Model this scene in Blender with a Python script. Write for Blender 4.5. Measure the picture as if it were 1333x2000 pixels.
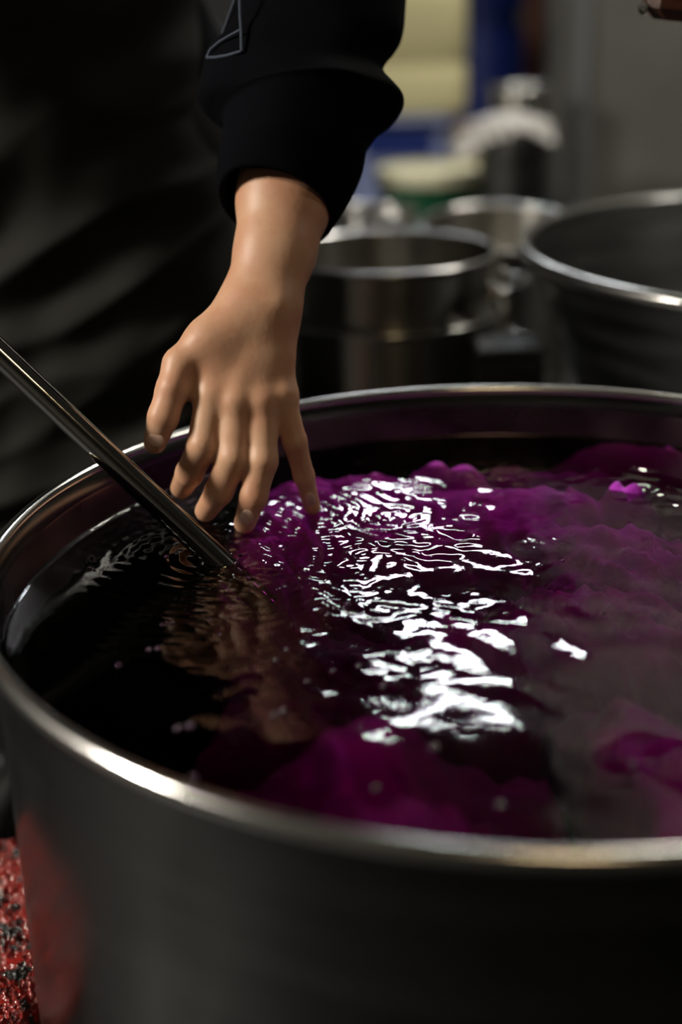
import bpy, math, random
import numpy as np
from mathutils import Vector, Matrix

for o in list(bpy.data.objects):
    bpy.data.objects.remove(o)
SC = bpy.context.scene
COL = SC.collection
rng = random.Random(7)
NR = np.random.RandomState(11)

# ------------------------------------------------------------------ camera
FPX, PITCH, ROLL, CAMZ = 2778.0, 0.3763, -0.0259, 1.029     # 50 mm lens, 1333x2000 frame
_c, _s = math.cos(PITCH), math.sin(PITCH)
CF = np.array([0, _c, -_s])
_U, _X = np.array([0, _s, _c]), np.array([1.0, 0, 0])
CX = math.cos(ROLL) * _X + math.sin(ROLL) * _U
CU = -math.sin(ROLL) * _X + math.cos(ROLL) * _U
CAM = np.array([0, 0, CAMZ])
cam_data = bpy.data.cameras.new('camera')
cam = bpy.data.objects.new('camera', cam_data)
COL.objects.link(cam)
m = Matrix.Identity(4)
for i in range(3):
    m[i][0], m[i][1], m[i][2], m[i][3] = CX[i], CU[i], -CF[i], CAM[i]
cam.matrix_world = m
cam_data.sensor_fit = 'VERTICAL'
cam_data.sensor_height = 36
cam_data.lens = FPX / 2000 * 36
cam_data.clip_start = 0.02
cam_data.dof.use_dof = True
cam_data.dof.focus_distance = 1.045
cam_data.dof.aperture_fstop = 1.9
SC.camera = cam

# ------------------------------------------------------------------ world, exposure
w = bpy.data.worlds.new('world')
SC.world = w
w.use_nodes = True
w.node_tree.nodes['Background'].inputs[0].default_value = (0.5, 0.55, 0.6, 1)
w.node_tree.nodes['Background'].inputs[1].default_value = 0.004
SC.view_settings.view_transform = 'Standard'
SC.view_settings.look = 'None'
SC.view_settings.gamma = 1
SC.view_settings.use_curve_mapping = False
SC.view_settings.exposure = 0.0
SC.cycles.use_denoising = True
SC.cycles.use_light_tree = False
SC.cycles.sample_clamp_indirect = 4.0
SC.cycles.max_bounces = 5
SC.cycles.use_adaptive_sampling = True
SC.cycles.adaptive_threshold = 0.02
SC.cycles.transparent_max_bounces = 8
LAMP_LEFT, LAMP_WARM, LAMP_FAR, ADDED_LAST, ADDED_PILLAR, ADDED_RIGHT = 185.0, 13.0, 46.0, 46.0, 54.0, 26.0     # emission of the ceiling lamps, then of the three added lights

RIM = 0.66          # height of the dye vat's rim
WATER = 0.615       # height of the dye in it
VC = np.array([0.1214, 0.8781])   # vat axis
VR = 0.36


def P(px, py, d):
    """point of the room at depth d seen at photo position px, py"""
    return CAM + d * (CF + (px - 666.5) / FPX * CX - (py - 1000) / FPX * CU)


def PZ(px, py, z):
    r = CF + (px - 666.5) / FPX * CX - (py - 1000) / FPX * CU
    return CAM + (z - CAMZ) / r[2] * r


# ------------------------------------------------------------------ materials
MATS = {}


def mat(name, color, rough=0.5, metal=0.0, bump=0.0, bump_scale=60.0, var=0.0, var_scale=6.0, stretch=None,
        rough_var=0.0, spec=0.5, sss=0.0, aniso=0.0, emit=None, trans=0.0, color2=None, coat=0.0, sheen=0.0):
    if name in MATS:
        return MATS[name]
    M = bpy.data.materials.new(name)
    M.use_nodes = True
    nt = M.node_tree
    b = nt.nodes['Principled BSDF']
    b.inputs['Base Color'].default_value = (*color, 1)
    b.inputs['Roughness'].default_value = rough
    b.inputs['Metallic'].default_value = metal
    b.inputs['Specular IOR Level'].default_value = spec
    b.inputs['Coat Weight'].default_value = coat
    b.inputs['Sheen Weight'].default_value = sheen
    if sss:
        b.inputs['Subsurface Weight'].default_value = sss
        b.inputs['Subsurface Radius'].default_value = (0.012, 0.005, 0.003)
        b.inputs['Subsurface Scale'].default_value = 0.6
    if aniso:
        b.inputs['Anisotropic'].default_value = aniso
        tg = nt.nodes.new('ShaderNodeTangent')
        tg.direction_type = 'RADIAL'
        tg.axis = 'Z'
        b.inputs['Anisotropic Rotation'].default_value = 0.25
        nt.links.new(tg.outputs[0], b.inputs['Tangent'])
    if trans:
        b.inputs['Transmission Weight'].default_value = trans
    if emit:
        b.inputs['Emission Color'].default_value = (*emit[0], 1)
        b.inputs['Emission Strength'].default_value = emit[1]
    if bump or var or rough_var:
        tc = nt.nodes.new('ShaderNodeTexCoord')
        mp = nt.nodes.new('ShaderNodeMapping')
        mp.inputs['Scale'].default_value = stretch or (1, 1, 1)
        nt.links.new(tc.outputs['Object'], mp.inputs[0])
        n1 = nt.nodes.new('ShaderNodeTexNoise')
        n1.inputs['Scale'].default_value = var_scale
        n1.inputs['Detail'].default_value = 5
        nt.links.new(mp.outputs[0], n1.inputs['Vector'])
        if var:
            mx = nt.nodes.new('ShaderNodeMix')
            mx.data_type = 'RGBA'
            c2 = color2 or tuple(c * (1 - var) for c in color)
            mx.inputs['A'].default_value = (*c2, 1)
            mx.inputs['B'].default_value = (*color, 1)
            rp = nt.nodes.new('ShaderNodeMapRange')
            rp.inputs['From Min'].default_value = 0.35
            rp.inputs['From Max'].default_value = 0.65
            nt.links.new(n1.outputs['Fac'], rp.inputs['Value'])
            nt.links.new(rp.outputs[0], mx.inputs['Factor'])
            nt.links.new(mx.outputs['Result'], b.inputs['Base Color'])
        if rough_var:
            r2 = nt.nodes.new('ShaderNodeMapRange')
            r2.inputs['From Min'].default_value = 0.3
            r2.inputs['From Max'].default_value = 0.7
            r2.inputs['To Min'].default_value = rough - rough_var
            r2.inputs['To Max'].default_value = rough + rough_var
            nt.links.new(n1.outputs['Fac'], r2.inputs['Value'])
            nt.links.new(r2.outputs[0], b.inputs['Roughness'])
        if bump:
            n2 = nt.nodes.new('ShaderNodeTexNoise')
            n2.inputs['Scale'].default_value = bump_scale
            n2.inputs['Detail'].default_value = 4
            nt.links.new(mp.outputs[0], n2.inputs['Vector'])
            bp = nt.nodes.new('ShaderNodeBump')
            bp.inputs['Strength'].default_value = bump
            bp.inputs['Distance'].default_value = 0.002
            nt.links.new(n2.outputs['Fac'], bp.inputs['Height'])
            nt.links.new(bp.outputs[0], b.inputs['Normal'])
    MATS[name] = M
    return M


STEEL = mat('brushed_steel', (0.16, 0.163, 0.162), 0.22, 1.0, bump=0.03, bump_scale=30, stretch=(1, 1, 12),
            rough_var=0.06, var=0.25, var_scale=4)
STEEL_POT = mat('spun_steel', (0.60, 0.58, 0.53), 0.34, 1.0, rough_var=0.05, var=0.15, var_scale=4, aniso=0.85)
STEEL_STAIN = mat('dye_stained_steel', (0.15, 0.10, 0.12), 0.30, 1.0, bump=0.05, bump_scale=40, rough_var=0.10, var=0.5, var_scale=14)
STEEL_RIM = mat('polished_steel_rim', (0.82, 0.81, 0.78), 0.19, 1.0, bump=0.03, bump_scale=90, rough_var=0.05, var=0.12)
STEEL_OLD = mat('dull_steel', (0.22, 0.225, 0.22), 0.36, 1.0, bump=0.04, bump_scale=30, stretch=(1, 1, 10),
                rough_var=0.06, var=0.3)
CHROME = mat('chromed_tube', (0.42, 0.42, 0.40), 0.12, 1.0, bump=0.06, bump_scale=60, rough_var=0.04, var=0.1)
CONCRETE = mat('concrete', (0.17, 0.165, 0.15), 0.85, bump=0.3, bump_scale=40, var=0.35, var_scale=2.5)
FLOORM = mat('wet_floor', (0.008, 0.008, 0.008), 0.6, bump=0.2, bump_scale=20, var=0.5, rough_var=0.15)
WALLM = mat('workshop_wall', (0.065, 0.06, 0.052), 0.8, bump=0.2, bump_scale=20, var=0.4, var_scale=1.5)
CEILM = mat('workshop_ceiling', (0.45, 0.44, 0.42), 0.8, var=0.3, var_scale=1.2)
SKIN = mat('skin', (0.68, 0.40, 0.25), 0.48, bump=0.10, bump_scale=260, var=0.22, var_scale=35, sss=0.12,
           color2=(0.60, 0.30, 0.18))
NAIL = mat('fingernail', (0.72, 0.47, 0.38), 0.28, var=0.1, var_scale=40)
SHIRT = mat('black_navy_cotton', (0.0022, 0.0026, 0.0042), 0.95, bump=0.25, bump_scale=500, var=0.2, spec=0.06)
PIPING = mat('navy_seam', (0.05, 0.065, 0.10), 0.8, var=0.2)
APRON = mat('olive_black_canvas', (0.011, 0.011, 0.008), 0.8, bump=0.25, bump_scale=400, var=0.3, var_scale=8, spec=0.25)
TROUSER = mat('black_trousers', (0.010, 0.010, 0.011), 0.9, bump=0.2, bump_scale=300, var=0.2)
RUBBER = mat('black_rubber', (0.012, 0.012, 0.012), 0.5, var=0.2)
HAIR = mat('black_hair', (0.012, 0.010, 0.009), 0.55, bump=0.5, bump_scale=120, var=0.2)
PURPLE = mat('magenta_cloth', (0.74, 0.05, 0.70), 0.75, bump=0.5, bump_scale=420, var=0.35, var_scale=30,
             color2=(0.52, 0.025, 0.62), sheen=0.2)
JERRY = mat('cream_plastic', (0.72, 0.66, 0.38), 0.45, var=0.12, var_scale=3, sss=0.0)
CREAM = mat('cream_lid_plastic', (0.80, 0.77, 0.55), 0.5, var=0.08)
GREEN = mat('green_plastic', (0.015, 0.13, 0.055), 0.4, var=0.2)
BLUEC = mat('pale_blue_plastic', (0.26, 0.31, 0.56), 0.5, var=0.15)
BLUED = mat('deep_blue_plastic', (0.010, 0.030, 0.22), 0.4, var=0.2)
BAG = mat('cloudy_plastic_film', (0.60, 0.58, 0.56), 0.28, bump=0.3, bump_scale=25, var=0.15)
WOOD = mat('dark_brown_wood', (0.10, 0.032, 0.012), 0.5, bump=0.4, bump_scale=30, stretch=(1, 12, 12), var=0.5,
           var_scale=10)
RUST = mat('rusty_brown_paint', (0.16, 0.055, 0.03), 0.7, var=0.4)
GREYPAINT = mat('grey_painted_metal', (0.20, 0.21, 0.22), 0.5, var=0.2)
BOXM = mat('dark_tin', (0.035, 0.035, 0.037), 0.5, 0.3, var=0.3, rough_var=0.1)
PALEBLUE = mat('pale_grey_blue_plastic', (0.38, 0.44, 0.50), 0.5, var=0.1)
REDPL = mat('dark_red_plastic', (0.10, 0.012, 0.010), 0.45, var=0.3)
WHITEMETAL = mat('white_enamel', (0.7, 0.7, 0.68), 0.5, var=0.05)


def emit_mat(name, col, st):
    return mat(name, (0.8, 0.8, 0.8), 0.5, emit=(col, st))


# ------------------------------------------------------------------ mesh helpers
def mesh_np(name, V, Fq, smooth=True):
    me = bpy.data.meshes.new(name)
    V = np.asarray(V, np.float32)
    if isinstance(Fq, np.ndarray):
        n, k = Fq.shape
        me.vertices.add(len(V))
        me.vertices.foreach_set('co', V.ravel())
        me.loops.add(n * k)
        me.loops.foreach_set('vertex_index', Fq.astype(np.int32).ravel())
        me.polygons.add(n)
        me.polygons.foreach_set('loop_start', np.arange(0, n * k, k, dtype=np.int32))
        me.update(calc_edges=True)
        me.validate()
    else:
        me.from_pydata(V.tolist(), [], Fq)
        me.update()
    if smooth:
        me.polygons.foreach_set('use_smooth', [True] * len(me.polygons))
    return me


def link(name, me, M, parent=None, loc=None):
    o = bpy.data.objects.new(name, me)
    COL.objects.link(o)
    if me is not None and M is not None and not me.materials:
        me.materials.append(M)
    if parent is not None:
        o.parent = parent
    if loc is not None:
        o.location = loc
    return o


def tag(o, label=None, cat=None, group=None, kind=None):
    if label:
        o['label'] = label
    if cat:
        o['category'] = cat
    if group:
        o['group'] = group
    if kind:
        o['kind'] = kind
    return o


def empty(name, loc, label, cat, group=None, rot=(0, 0, 0)):
    o = link(name, None, None, None, loc)
    o.rotation_euler = rot
    o.empty_display_size = 0.05
    return tag(o, label, cat, group)


class MB:
    """collects shapes of ONE part"""

    def __init__(self):
        self.v, self.f = [], []

    def add(self, v, f):
        n = len(self.v)
        self.v += [tuple(map(float, p)) for p in v]
        self.f += [tuple(i + n for i in q) for q in f]
        return self

    def box(self, c, s, bev=0.0, R=None):
        hx, hy, hz = s[0] / 2, s[1] / 2, s[2] / 2
        b = min(bev, hx * .9, hy * .9, hz * .9)
        if b <= 0:
            v = [(x, y, z) for z in (-hz, hz) for y in (-hy, hy) for x in (-hx, hx)]
            f = [(0, 2, 3, 1), (4, 5, 7, 6), (0, 1, 5, 4), (2, 6, 7, 3), (0, 4, 6, 2), (1, 3, 7, 5)]
        else:
            rings = []
            for z, i in ((-hz, b), (-hz + b, 0), (hz - b, 0), (hz, b)):
                r = []
                ax, ay = hx - i, hy - i
                for sx, sy, first in ((1, 1, 0), (-1, 1, 1), (-1, -1, 0), (1, -1, 1)):
                    p1, p2 = (sx * ax, sy * (ay - b)), (sx * (ax - b), sy * ay)
                    r += [p2, p1] if first else [p1, p2]
                rings.append([(x, y, z) for x, y in r])
            v = [p for r in rings for p in r]
            f = [tuple(range(7, -1, -1)), tuple(range(24, 32))]
            for k in range(3):
                for j in range(8):
                    f.append((k * 8 + j, k * 8 + (j + 1) % 8, k * 8 + 8 + (j + 1) % 8, k * 8 + 8 + j))
        c = Vector(c)
        v = [(R @ Vector(p) if R else Vector(p)) + c for p in v]
        return self.add(v, f)

    def lathe(self, prof, seg=96, c=(0, 0, 0), close=False):
        v, f = [], []
        n = len(prof)
        for r, z in prof:
            for j in range(seg):
                a = 2 * math.pi * j / seg
                v.append((c[0] + r * math.cos(a), c[1] + r * math.sin(a), c[2] + z))
        for i in range(n - 1 + (1 if close else 0)):
            i2 = (i + 1) % n
            for j in range(seg):
                j2 = (j + 1) % seg
                f.append((i * seg + j, i * seg + j2, i2 * seg + j2, i2 * seg + j))
        if not close:
            if prof[0][0] > 1e-6:
                f.append(tuple(reversed(range(seg))))
            if prof[-1][0] > 1e-6:
                f.append(tuple(range((n - 1) * seg, n * seg)))
        return self.add(v, f)

    def torus(self, R, r, z=0, seg=120, k=14, c=(0, 0)):
        prof = [(R + r * math.cos(2 * math.pi * i / k), z + r * math.sin(2 * math.pi * i / k)) for i in range(k)]
        return self.lathe(prof, seg, (c[0], c[1], 0), close=True)

    def tube(self, pts, r, k=10, caps=True):
        pts = [Vector(p) for p in pts]
        rr = r if isinstance(r, (list, tuple)) else [r] * len(pts)
        v, f = [], []
        prev = None
        for i, p in enumerate(pts):
            t = (pts[min(i + 1, len(pts) - 1)] - pts[max(i - 1, 0)]).normalized()
            if prev is None:
                a = Vector((0, 0, 1)) if abs(t.z) < .9 else Vector((1, 0, 0))
                u = t.cross(a).normalized()
            else:
                u = (prev - t * prev.dot(t)).normalized()
            prev = u
            w_ = t.cross(u)
            for j in range(k):
                an = 2 * math.pi * j / k
                v.append(p + rr[i] * (math.cos(an) * u + math.sin(an) * w_))
        for i in range(len(pts) - 1):
            for j in range(k):
                j2 = (j + 1) % k
                f.append((i * k + j, i * k + j2, (i + 1) * k + j2, (i + 1) * k + j))
        if caps:
            f.append(tuple(reversed(range(k))))
            f.append(tuple(range((len(pts) - 1) * k, len(pts) * k)))
        return self.add(v, f)

    def ball(self, c, r, k=14, m_=8, sc=(1, 1, 1)):
        prof = [(r * math.sin(math.pi * i / m_), -r * math.cos(math.pi * i / m_)) for i in range(m_ + 1)]
        n0 = len(self.v)
        self.lathe([(max(a, 1e-5), z) for a, z in prof], k)
        for i in range(n0, len(self.v)):
            x, y, z = self.v[i]
            self.v[i] = (c[0] + x * sc[0], c[1] + y * sc[1], c[2] + z * sc[2])
        return self

    def build(self, name, M, parent=None, loc=None, smooth=True, auto=38):
        me = mesh_np(name, self.v, self.f, smooth)
        if auto and smooth:
            me.set_sharp_from_angle(angle=math.radians(auto))
        return link(name, me, M, parent, loc)


def arc(c, r, a0, a1, n=8):
    return [(c[0] + r * math.cos(math.radians(a0 + (a1 - a0) * i / n)),
             c[1] + r * math.sin(math.radians(a0 + (a1 - a0) * i / n))) for i in range(n + 1)]


# ---- signed distance bodies -> one continuous surface
def surface_net(V, org, h):
    S = V < 0
    n = np.array(V.shape)
    cs = n - 1
    acc = np.zeros((*cs, 3), np.float32)
    cnt = np.zeros(cs, np.float32)

    def sl(a, o):
        return a[o[0]:o[0] + cs[0], o[1]:o[1] + cs[1], o[2]:o[2] + cs[2]]
    for ax in range(3):
        o1, o2 = [k for k in range(3) if k != ax]
        for i in (0, 1):
            for j in (0, 1):
                a = [0, 0, 0]
                a[o1], a[o2] = i, j
                b = list(a)
                b[ax] = 1
                va, vb = sl(V, a), sl(V, b)
                cr = sl(S, a) != sl(S, b)
                t = np.where(cr, va / np.where(cr, va - vb, 1), 0)
                acc[..., ax] += t
                acc[..., o1] += cr * i
                acc[..., o2] += cr * j
                cnt += cr
    mk = cnt > 0
    idx = -np.ones(cs, np.int64)
    idx[mk] = np.arange(mk.sum())
    base = np.stack(np.meshgrid(*[np.arange(k) for k in cs], indexing='ij'), -1)
    pts = (base[mk] + acc[mk] / cnt[mk][:, None]) * h + np.asarray(org)
    quads = []
    for ax in range(3):
        o1, o2 = [(1, 2), (2, 0), (0, 1)][ax]
        A = np.take(S, range(n[ax] - 1), ax)
        B = np.take(S, range(1, n[ax]), ax)
        e = np.argwhere(A != B)
        e = e[(e[:, o1] > 0) & (e[:, o2] > 0) & (e[:, o1] < cs[o1]) & (e[:, o2] < cs[o2])]
        flip = ~A[tuple(e.T)]
        q = []
        for d1, d2 in ((-1, -1), (0, -1), (0, 0), (-1, 0)):
            c_ = e.copy()
            c_[:, o1] += d1
            c_[:, o2] += d2
            q.append(idx[tuple(c_.T)])
        q = np.stack(q, 1)
        q[flip] = q[flip][:, ::-1]
        quads.append(q)
    return pts, np.concatenate(quads)


def smin(a, b, k):
    hh = np.maximum(k - np.abs(a - b), 0) / k
    return np.minimum(a, b) - hh * hh * k * 0.25


def sdf_body(chains, h, pad=0.012, maxk=0.02):
    """chains: list of (k, [prims]); a prim is (a, b, ra, rb, flatten of third axis)"""
    allp = np.array([p[i] for _, ps in chains for p in ps for i in (0, 1)])
    rm = max(max(p[2], p[3]) for _, ps in chains for p in ps)
    lo, hi = allp.min(0) - rm - pad, allp.max(0) + rm + pad
    n = np.ceil((hi - lo) / h).astype(int) + 1
    g = [np.arange(n[i], dtype=np.float32) * h + lo[i] for i in range(3)]
    V = np.full(n, 1.0, np.float32)
    for k, ps in chains:
        # local box of the chain
        cp = np.array([p[i] for p in ps for i in (0, 1)])
        r_ = max(max(p[2], p[3]) for p in ps) + maxk + 0.004
        i0 = np.maximum(((cp.min(0) - r_ - lo) / h).astype(int), 0)
        i1 = np.minimum(((cp.max(0) + r_ - lo) / h).astype(int) + 2, n)
        X_, Y_, Z_ = np.meshgrid(*[g[i][i0[i]:i1[i]] for i in range(3)], indexing='ij')
        D = None
        for a, b, ra, rb, fl in ps:
            a, b = np.asarray(a, float), np.asarray(b, float)
            ba = b - a
            L = max(ba @ ba, 1e-9)
            dx, dy, dz = X_ - a[0], Y_ - a[1], Z_ - a[2]
            t = np.clip((dx * ba[0] + dy * ba[1] + dz * ba[2]) / L, 0, 1)
            dx, dy, dz = dx - t * ba[0], dy - t * ba[1], (dz - t * ba[2]) / fl
            d = np.sqrt(dx * dx + dy * dy + dz * dz) - (ra + t * (rb - ra))
            D = d if D is None else smin(D, d, 0.010 if k > .006 else .004)
        s_ = tuple(slice(i0[i], i1[i]) for i in range(3))
        V[s_] = smin(V[s_], D, k)
    return surface_net(V, lo, h)


def laplace(V, Q, it=2, lam=0.5):
    e = np.concatenate([Q[:, [0, 1]], Q[:, [1, 2]], Q[:, [2, 3]], Q[:, [3, 0]]])
    e = np.concatenate([e, e[:, ::-1]])
    cnt = np.bincount(e[:, 0], minlength=len(V))[:, None]
    for _ in range(it):
        A = np.stack([np.bincount(e[:, 0], V[e[:, 1], i], len(V)) for i in range(3)], 1) / np.maximum(cnt, 1)
        V = V + lam * (A - V)
    return V


# smooth pseudo-noise made of random waves
def waves(n, lmin, lmax, seed, ang=None, spread=math.pi):
    r = np.random.RandomState(seed)
    out = []
    for _ in range(n):
        lam = math.exp(r.uniform(math.log(lmin), math.log(lmax)))
        a = r.uniform(0, 2 * math.pi) if ang is None else ang + r.uniform(-spread, spread)
        out.append((2 * math.pi / lam * math.cos(a), 2 * math.pi / lam * math.sin(a), r.uniform(0, 6.283), lam))
    return out


def wsum(ws, x, y, power=1.0):
    s_ = 0
    for kx, ky, ph, lam in ws:
        s_ = s_ + lam ** power * np.sin(kx * x + ky * y + ph)
    return s_ / math.sqrt(len(ws))


# ================================================================== THE SETTING
X0, X1, Y0, Y1, ZC = -3.8, 2.6, -1.6, 6.6, 2.75
tag(MB().box(((X0 + X1) / 2, (Y0 + Y1) / 2, -0.05), (X1 - X0, Y1 - Y0, 0.1)).build('floor', FLOORM, smooth=False),
    'dark wet concrete workshop floor', None, kind='structure')
tag(MB().box(((X0 + X1) / 2, (Y0 + Y1) / 2, ZC + 0.05), (X1 - X0, Y1 - Y0, 0.1)).build('ceiling', CEILM, smooth=False),
    'pale workshop ceiling', None, kind='structure')
for nm, c, s in (('wall_back', ((X0 + X1) / 2, Y1 + .05, ZC / 2), (X1 - X0, .1, ZC)),
                 ('wall_front', ((X0 + X1) / 2, Y0 - .05, ZC / 2), (X1 - X0, .1, ZC)),
                 ('wall_left', (X0 - .05, (Y0 + Y1) / 2, ZC / 2), (.1, Y1 - Y0, ZC)),
                 ('wall_right', (X1 + .05, (Y0 + Y1) / 2, ZC / 2), (.1, Y1 - Y0, ZC))):
    tag(MB().box(c, s).build(nm, WALLM, smooth=False), 'dim grey-brown plastered workshop wall', None, kind='structure')
pil = tag(MB().box((0.955, 3.42, ZC / 2), (0.86, 0.44, ZC), 0.02).build('wall_pillar', CONCRETE, smooth=False),
          'grey concrete pillar behind the tapered steel tub', None, kind='structure')
MB().box((0, 0, 0), (0.034, 0.034, ZC), 0.010).build('corner_strip', GREYPAINT, pil, (0.541, 3.188, ZC / 2), smooth=False)


# ================================================================== LAMPS AND ADDED LIGHTS
def lamp_or_fill(loc, size, strength, col, label, rz=0.0, drop=0.18):
    o = empty('lamp_or_fill', loc, label, 'lamp', None, (0, 0, rz))
    MB().box((0, 0, 0.035), (size[0] + .05, size[1] + .05, 0.06), 0.012).build('housing', WHITEMETAL, o, smooth=False)
    MB().box((0, 0, -0.004), (size[0], size[1], 0.02), 0.006).build(
        'diffuser', emit_mat('lamp_light_%d' % len(bpy.data.materials), col, strength), o, smooth=False)
    zz = ZC - loc[2]
    for sx in (-1, 1):
        MB().tube([(sx * size[0] * .4, 0, 0.06), (sx * size[0] * .4, 0, zz)], 0.003, 6).build('suspension_wire', GREYPAINT, o)
    return o


lamp_or_fill((-2.05, 0.55, 1.95), (0.62, 0.30), LAMP_LEFT, (1.0, 0.93, 0.82),
             'white ceiling lamp left of the person with the apron', rz=1.2)
lamp_or_fill((0.20, -0.25, 2.40), (0.45, 0.20), LAMP_WARM, (1.0, 0.74, 0.42),
             'warm ceiling lamp above the near side of the dye vat')
lamp_or_fill((0.36, 4.15, 2.45), (0.40, 0.20), LAMP_FAR, (0.92, 0.97, 1.0),
             'bright white ceiling lamp far behind the steel pots')
lamp_or_fill((0.14, 5.45, 2.45), (0.40, 0.22), ADDED_LAST, (0.92, 0.97, 1.0),  # added light out of view, gives the farther ripples their highlights
             'added bright white light panel nearest the back wall')
lamp_or_fill((0.86, 2.70, 2.42), (0.50, 0.25), ADDED_PILLAR, (1.0, 0.95, 0.84),  # added wash light, brightens the pillar so the dye picks up a sheen
             'added white wash light in front of the grey pillar')
lamp_or_fill((2.05, 1.25, 2.30), (0.40, 0.20), ADDED_RIGHT, (1.0, 0.96, 0.88),  # added fill light, lifts the rims of the pots and the tub
             'added white fill light by the right wall beside the tapered tub')

# ================================================================== DYE VAT
vat = empty('dye_vat', (VC[0], VC[1], 0), 'large round stainless steel vat of purple dye in the foreground', 'vat')
bR = VR - 0.0095
prof = [(0.001, 0.0), (bR - .02, 0.0), (bR - .006, .004), (bR, .02), (bR, RIM - .016), (bR + .0015, RIM - .008), (bR + .005, RIM - .003)]
inn = [(bR + .004, RIM - .0015), (bR, RIM - .006), (bR - .0015, RIM - .016), (bR - .0015, .02), (bR - .02, .003), (0.001, .003)]
MB().lathe(prof + inn, 180).build('body', STEEL, vat)
MB().lathe([(bR - .0017, .04), (bR - .0017, RIM - .018), (bR - .0022, RIM - .020), (bR - .0022, .04)], 180, close=True).build('stained_lining', STEEL_STAIN, vat)
MB().torus(VR - .0035, 0.0050, RIM - .004, 220, 18).build('rolled_rim', STEEL_RIM, vat)
WR = bR - 0.0026

# ================================================================== DYE (rippled liquid filling the vat)
POLE_IN = PZ(418, 1086, WATER)[:2]
TIPS = [PZ(352, 966, WATER)[:2], PZ(396, 1006, WATER)[:2], PZ(477, 1030, WATER)[:2], PZ(611, 998, WATER)[:2]]


def blob(x, y, px, py, sx, sy):
    """soft weight around the place on the dye seen at px,py; sx, sy in metres"""
    c_ = PZ(px, py, WATER)
    return np.exp(-((x - c_[0]) / sx) ** 2 - ((y - c_[1]) / sy) ** 2)


_w_fine = waves(40, 0.011, 0.026, 3, ang=1.55, spread=1.0)
_w_mid = waves(26, 0.028, 0.060, 5, ang=1.55, spread=1.1)
_w_lazy = waves(14, 0.055, 0.16, 9, ang=1.25, spread=0.9)
_w_warp = waves(8, 0.06, 0.15, 21)
_w_patch = waves(10, 0.05, 0.12, 31)


def water_z(x, y):
    act = (1.0 * blob(x, y, 800, 1040, .10, .085) + .9 * blob(x, y, 1290, 950, .06, .06) + .8 * blob(x, y, 560, 1100, .05, .06)
           + .45 * blob(x, y, 700, 950, .08, .05) + .35 * blob(x, y, 640, 1200, .08, .08) + .28 * blob(x, y, 950, 1230, .09, .07) + .40 * blob(x, y, 500, 1260, .07, .10))
    act = (np.minimum(act, 1.1) + 1.5 * blob(x, y, 1300, 945, .045, .045)) * np.clip(.60 + .75 * wsum(_w_patch, x, y, 0), .06, 1.35)
    xw = x + .004 * wsum(_w_warp, x, y, 0)
    yw = y + .004 * wsum(_w_warp, y, x, 0)
    z = act * (.019 * wsum(_w_fine, xw, yw) + .018 * wsum(_w_mid, xw, yw))
    mid = .18 + .82 * np.clip(blob(x, y, 1050, 1220, .20, .17), 0, 1)
    z = z + mid * (.0085 * wsum(_w_lazy, xw, yw) + .0055 * wsum(_w_mid, yw, xw))
    for (cx, cy), amp, lam, fall in [(POLE_IN, .00055, .0115, .055)] + [(t, .00045, .013, .045) for t in TIPS]:
        r = np.hypot(x - cx, y - cy)
        z = z + amp * np.sin(2 * math.pi * r / lam) * np.exp(-r / fall) * np.clip(r / .012, 0, 1)
    for (cx, cy) in [POLE_IN]:
        r = np.hypot(x - cx, y - cy)
        z = z + .002 * np.exp(-(np.maximum(r - .010, 0) / .005) ** 2)
    edge = np.clip((WR - np.hypot(x - VC[0], y - VC[1])) / .004, 0, 1)
    z = z * (0.3 + 0.7 * edge) + .0018 * (1 - edge) ** 2
    return WATER + z


nr, nt_ = 235, 900
rr = WR * (np.arange(1, nr + 1) / nr) ** 0.92
tt = np.linspace(0, 2 * np.pi, nt_, endpoint=False)
RRm, TT = np.meshgrid(rr, tt, indexing='ij')
wx, wy = VC[0] + RRm * np.cos(TT), VC[1] + RRm * np.sin(TT)
wz = water_z(wx, wy)
V = [np.stack([wx, wy, wz], -1).reshape(-1, 3)]
i_, j_ = np.meshgrid(np.arange(nr - 1), np.arange(nt_), indexing='ij')
a_ = i_ * nt_ + j_
b_ = i_ * nt_ + (j_ + 1) % nt_
Q = [np.stack([a_, a_ + nt_, b_ + nt_, b_], -1).reshape(-1, 4)]
nv = nr * nt_
bot = np.stack([VC[0] + WR * np.cos(tt), VC[1] + WR * np.sin(tt), np.full(nt_, .30)], -1)
V += [bot, np.array([[VC[0], VC[1], water_z(VC[0], VC[1])], [VC[0], VC[1], .30]])]
jj = np.arange(nt_)
j2 = (jj + 1) % nt_
lo_ = (nr - 1) * nt_
Q.append(np.stack([lo_ + jj, nv + jj, nv + j2, lo_ + j2], -1))
ctop, cbot = nv + nt_, nv + nt_ + 1
faces = np.concatenate(Q).tolist()
faces += [(ctop, int(a), int(b)) for a, b in zip(jj, j2)]
faces += [(cbot, int(nv + b), int(nv + a)) for a, b in zip(jj, j2)]
dye_me = mesh_np('dye_bath', np.concatenate(V), faces)
DYE = bpy.data.materials.new('purple_dye')
DYE.use_nodes = True
nt = DYE.node_tree
nt.nodes.clear()
out = nt.nodes.new('ShaderNodeOutputMaterial')
mixs = nt.nodes.new('ShaderNodeMixShader')
fr = nt.nodes.new('ShaderNodeFresnel')
fr.inputs['IOR'].default_value = 1.36
tr = nt.nodes.new('ShaderNodeBsdfTransparent')
tr.inputs['Color'].default_value = (0.97, 0.90, 0.97, 1)
gl = nt.nodes.new('ShaderNodeBsdfGlossy')
gl.inputs['Roughness'].default_value = 0.03
gl.inputs['Color'].default_value = (1, 1, 1, 1)
tc = nt.nodes.new('ShaderNodeTexCoord')
nz = nt.nodes.new('ShaderNodeTexNoise')
nz.inputs['Scale'].default_value = 130
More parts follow.
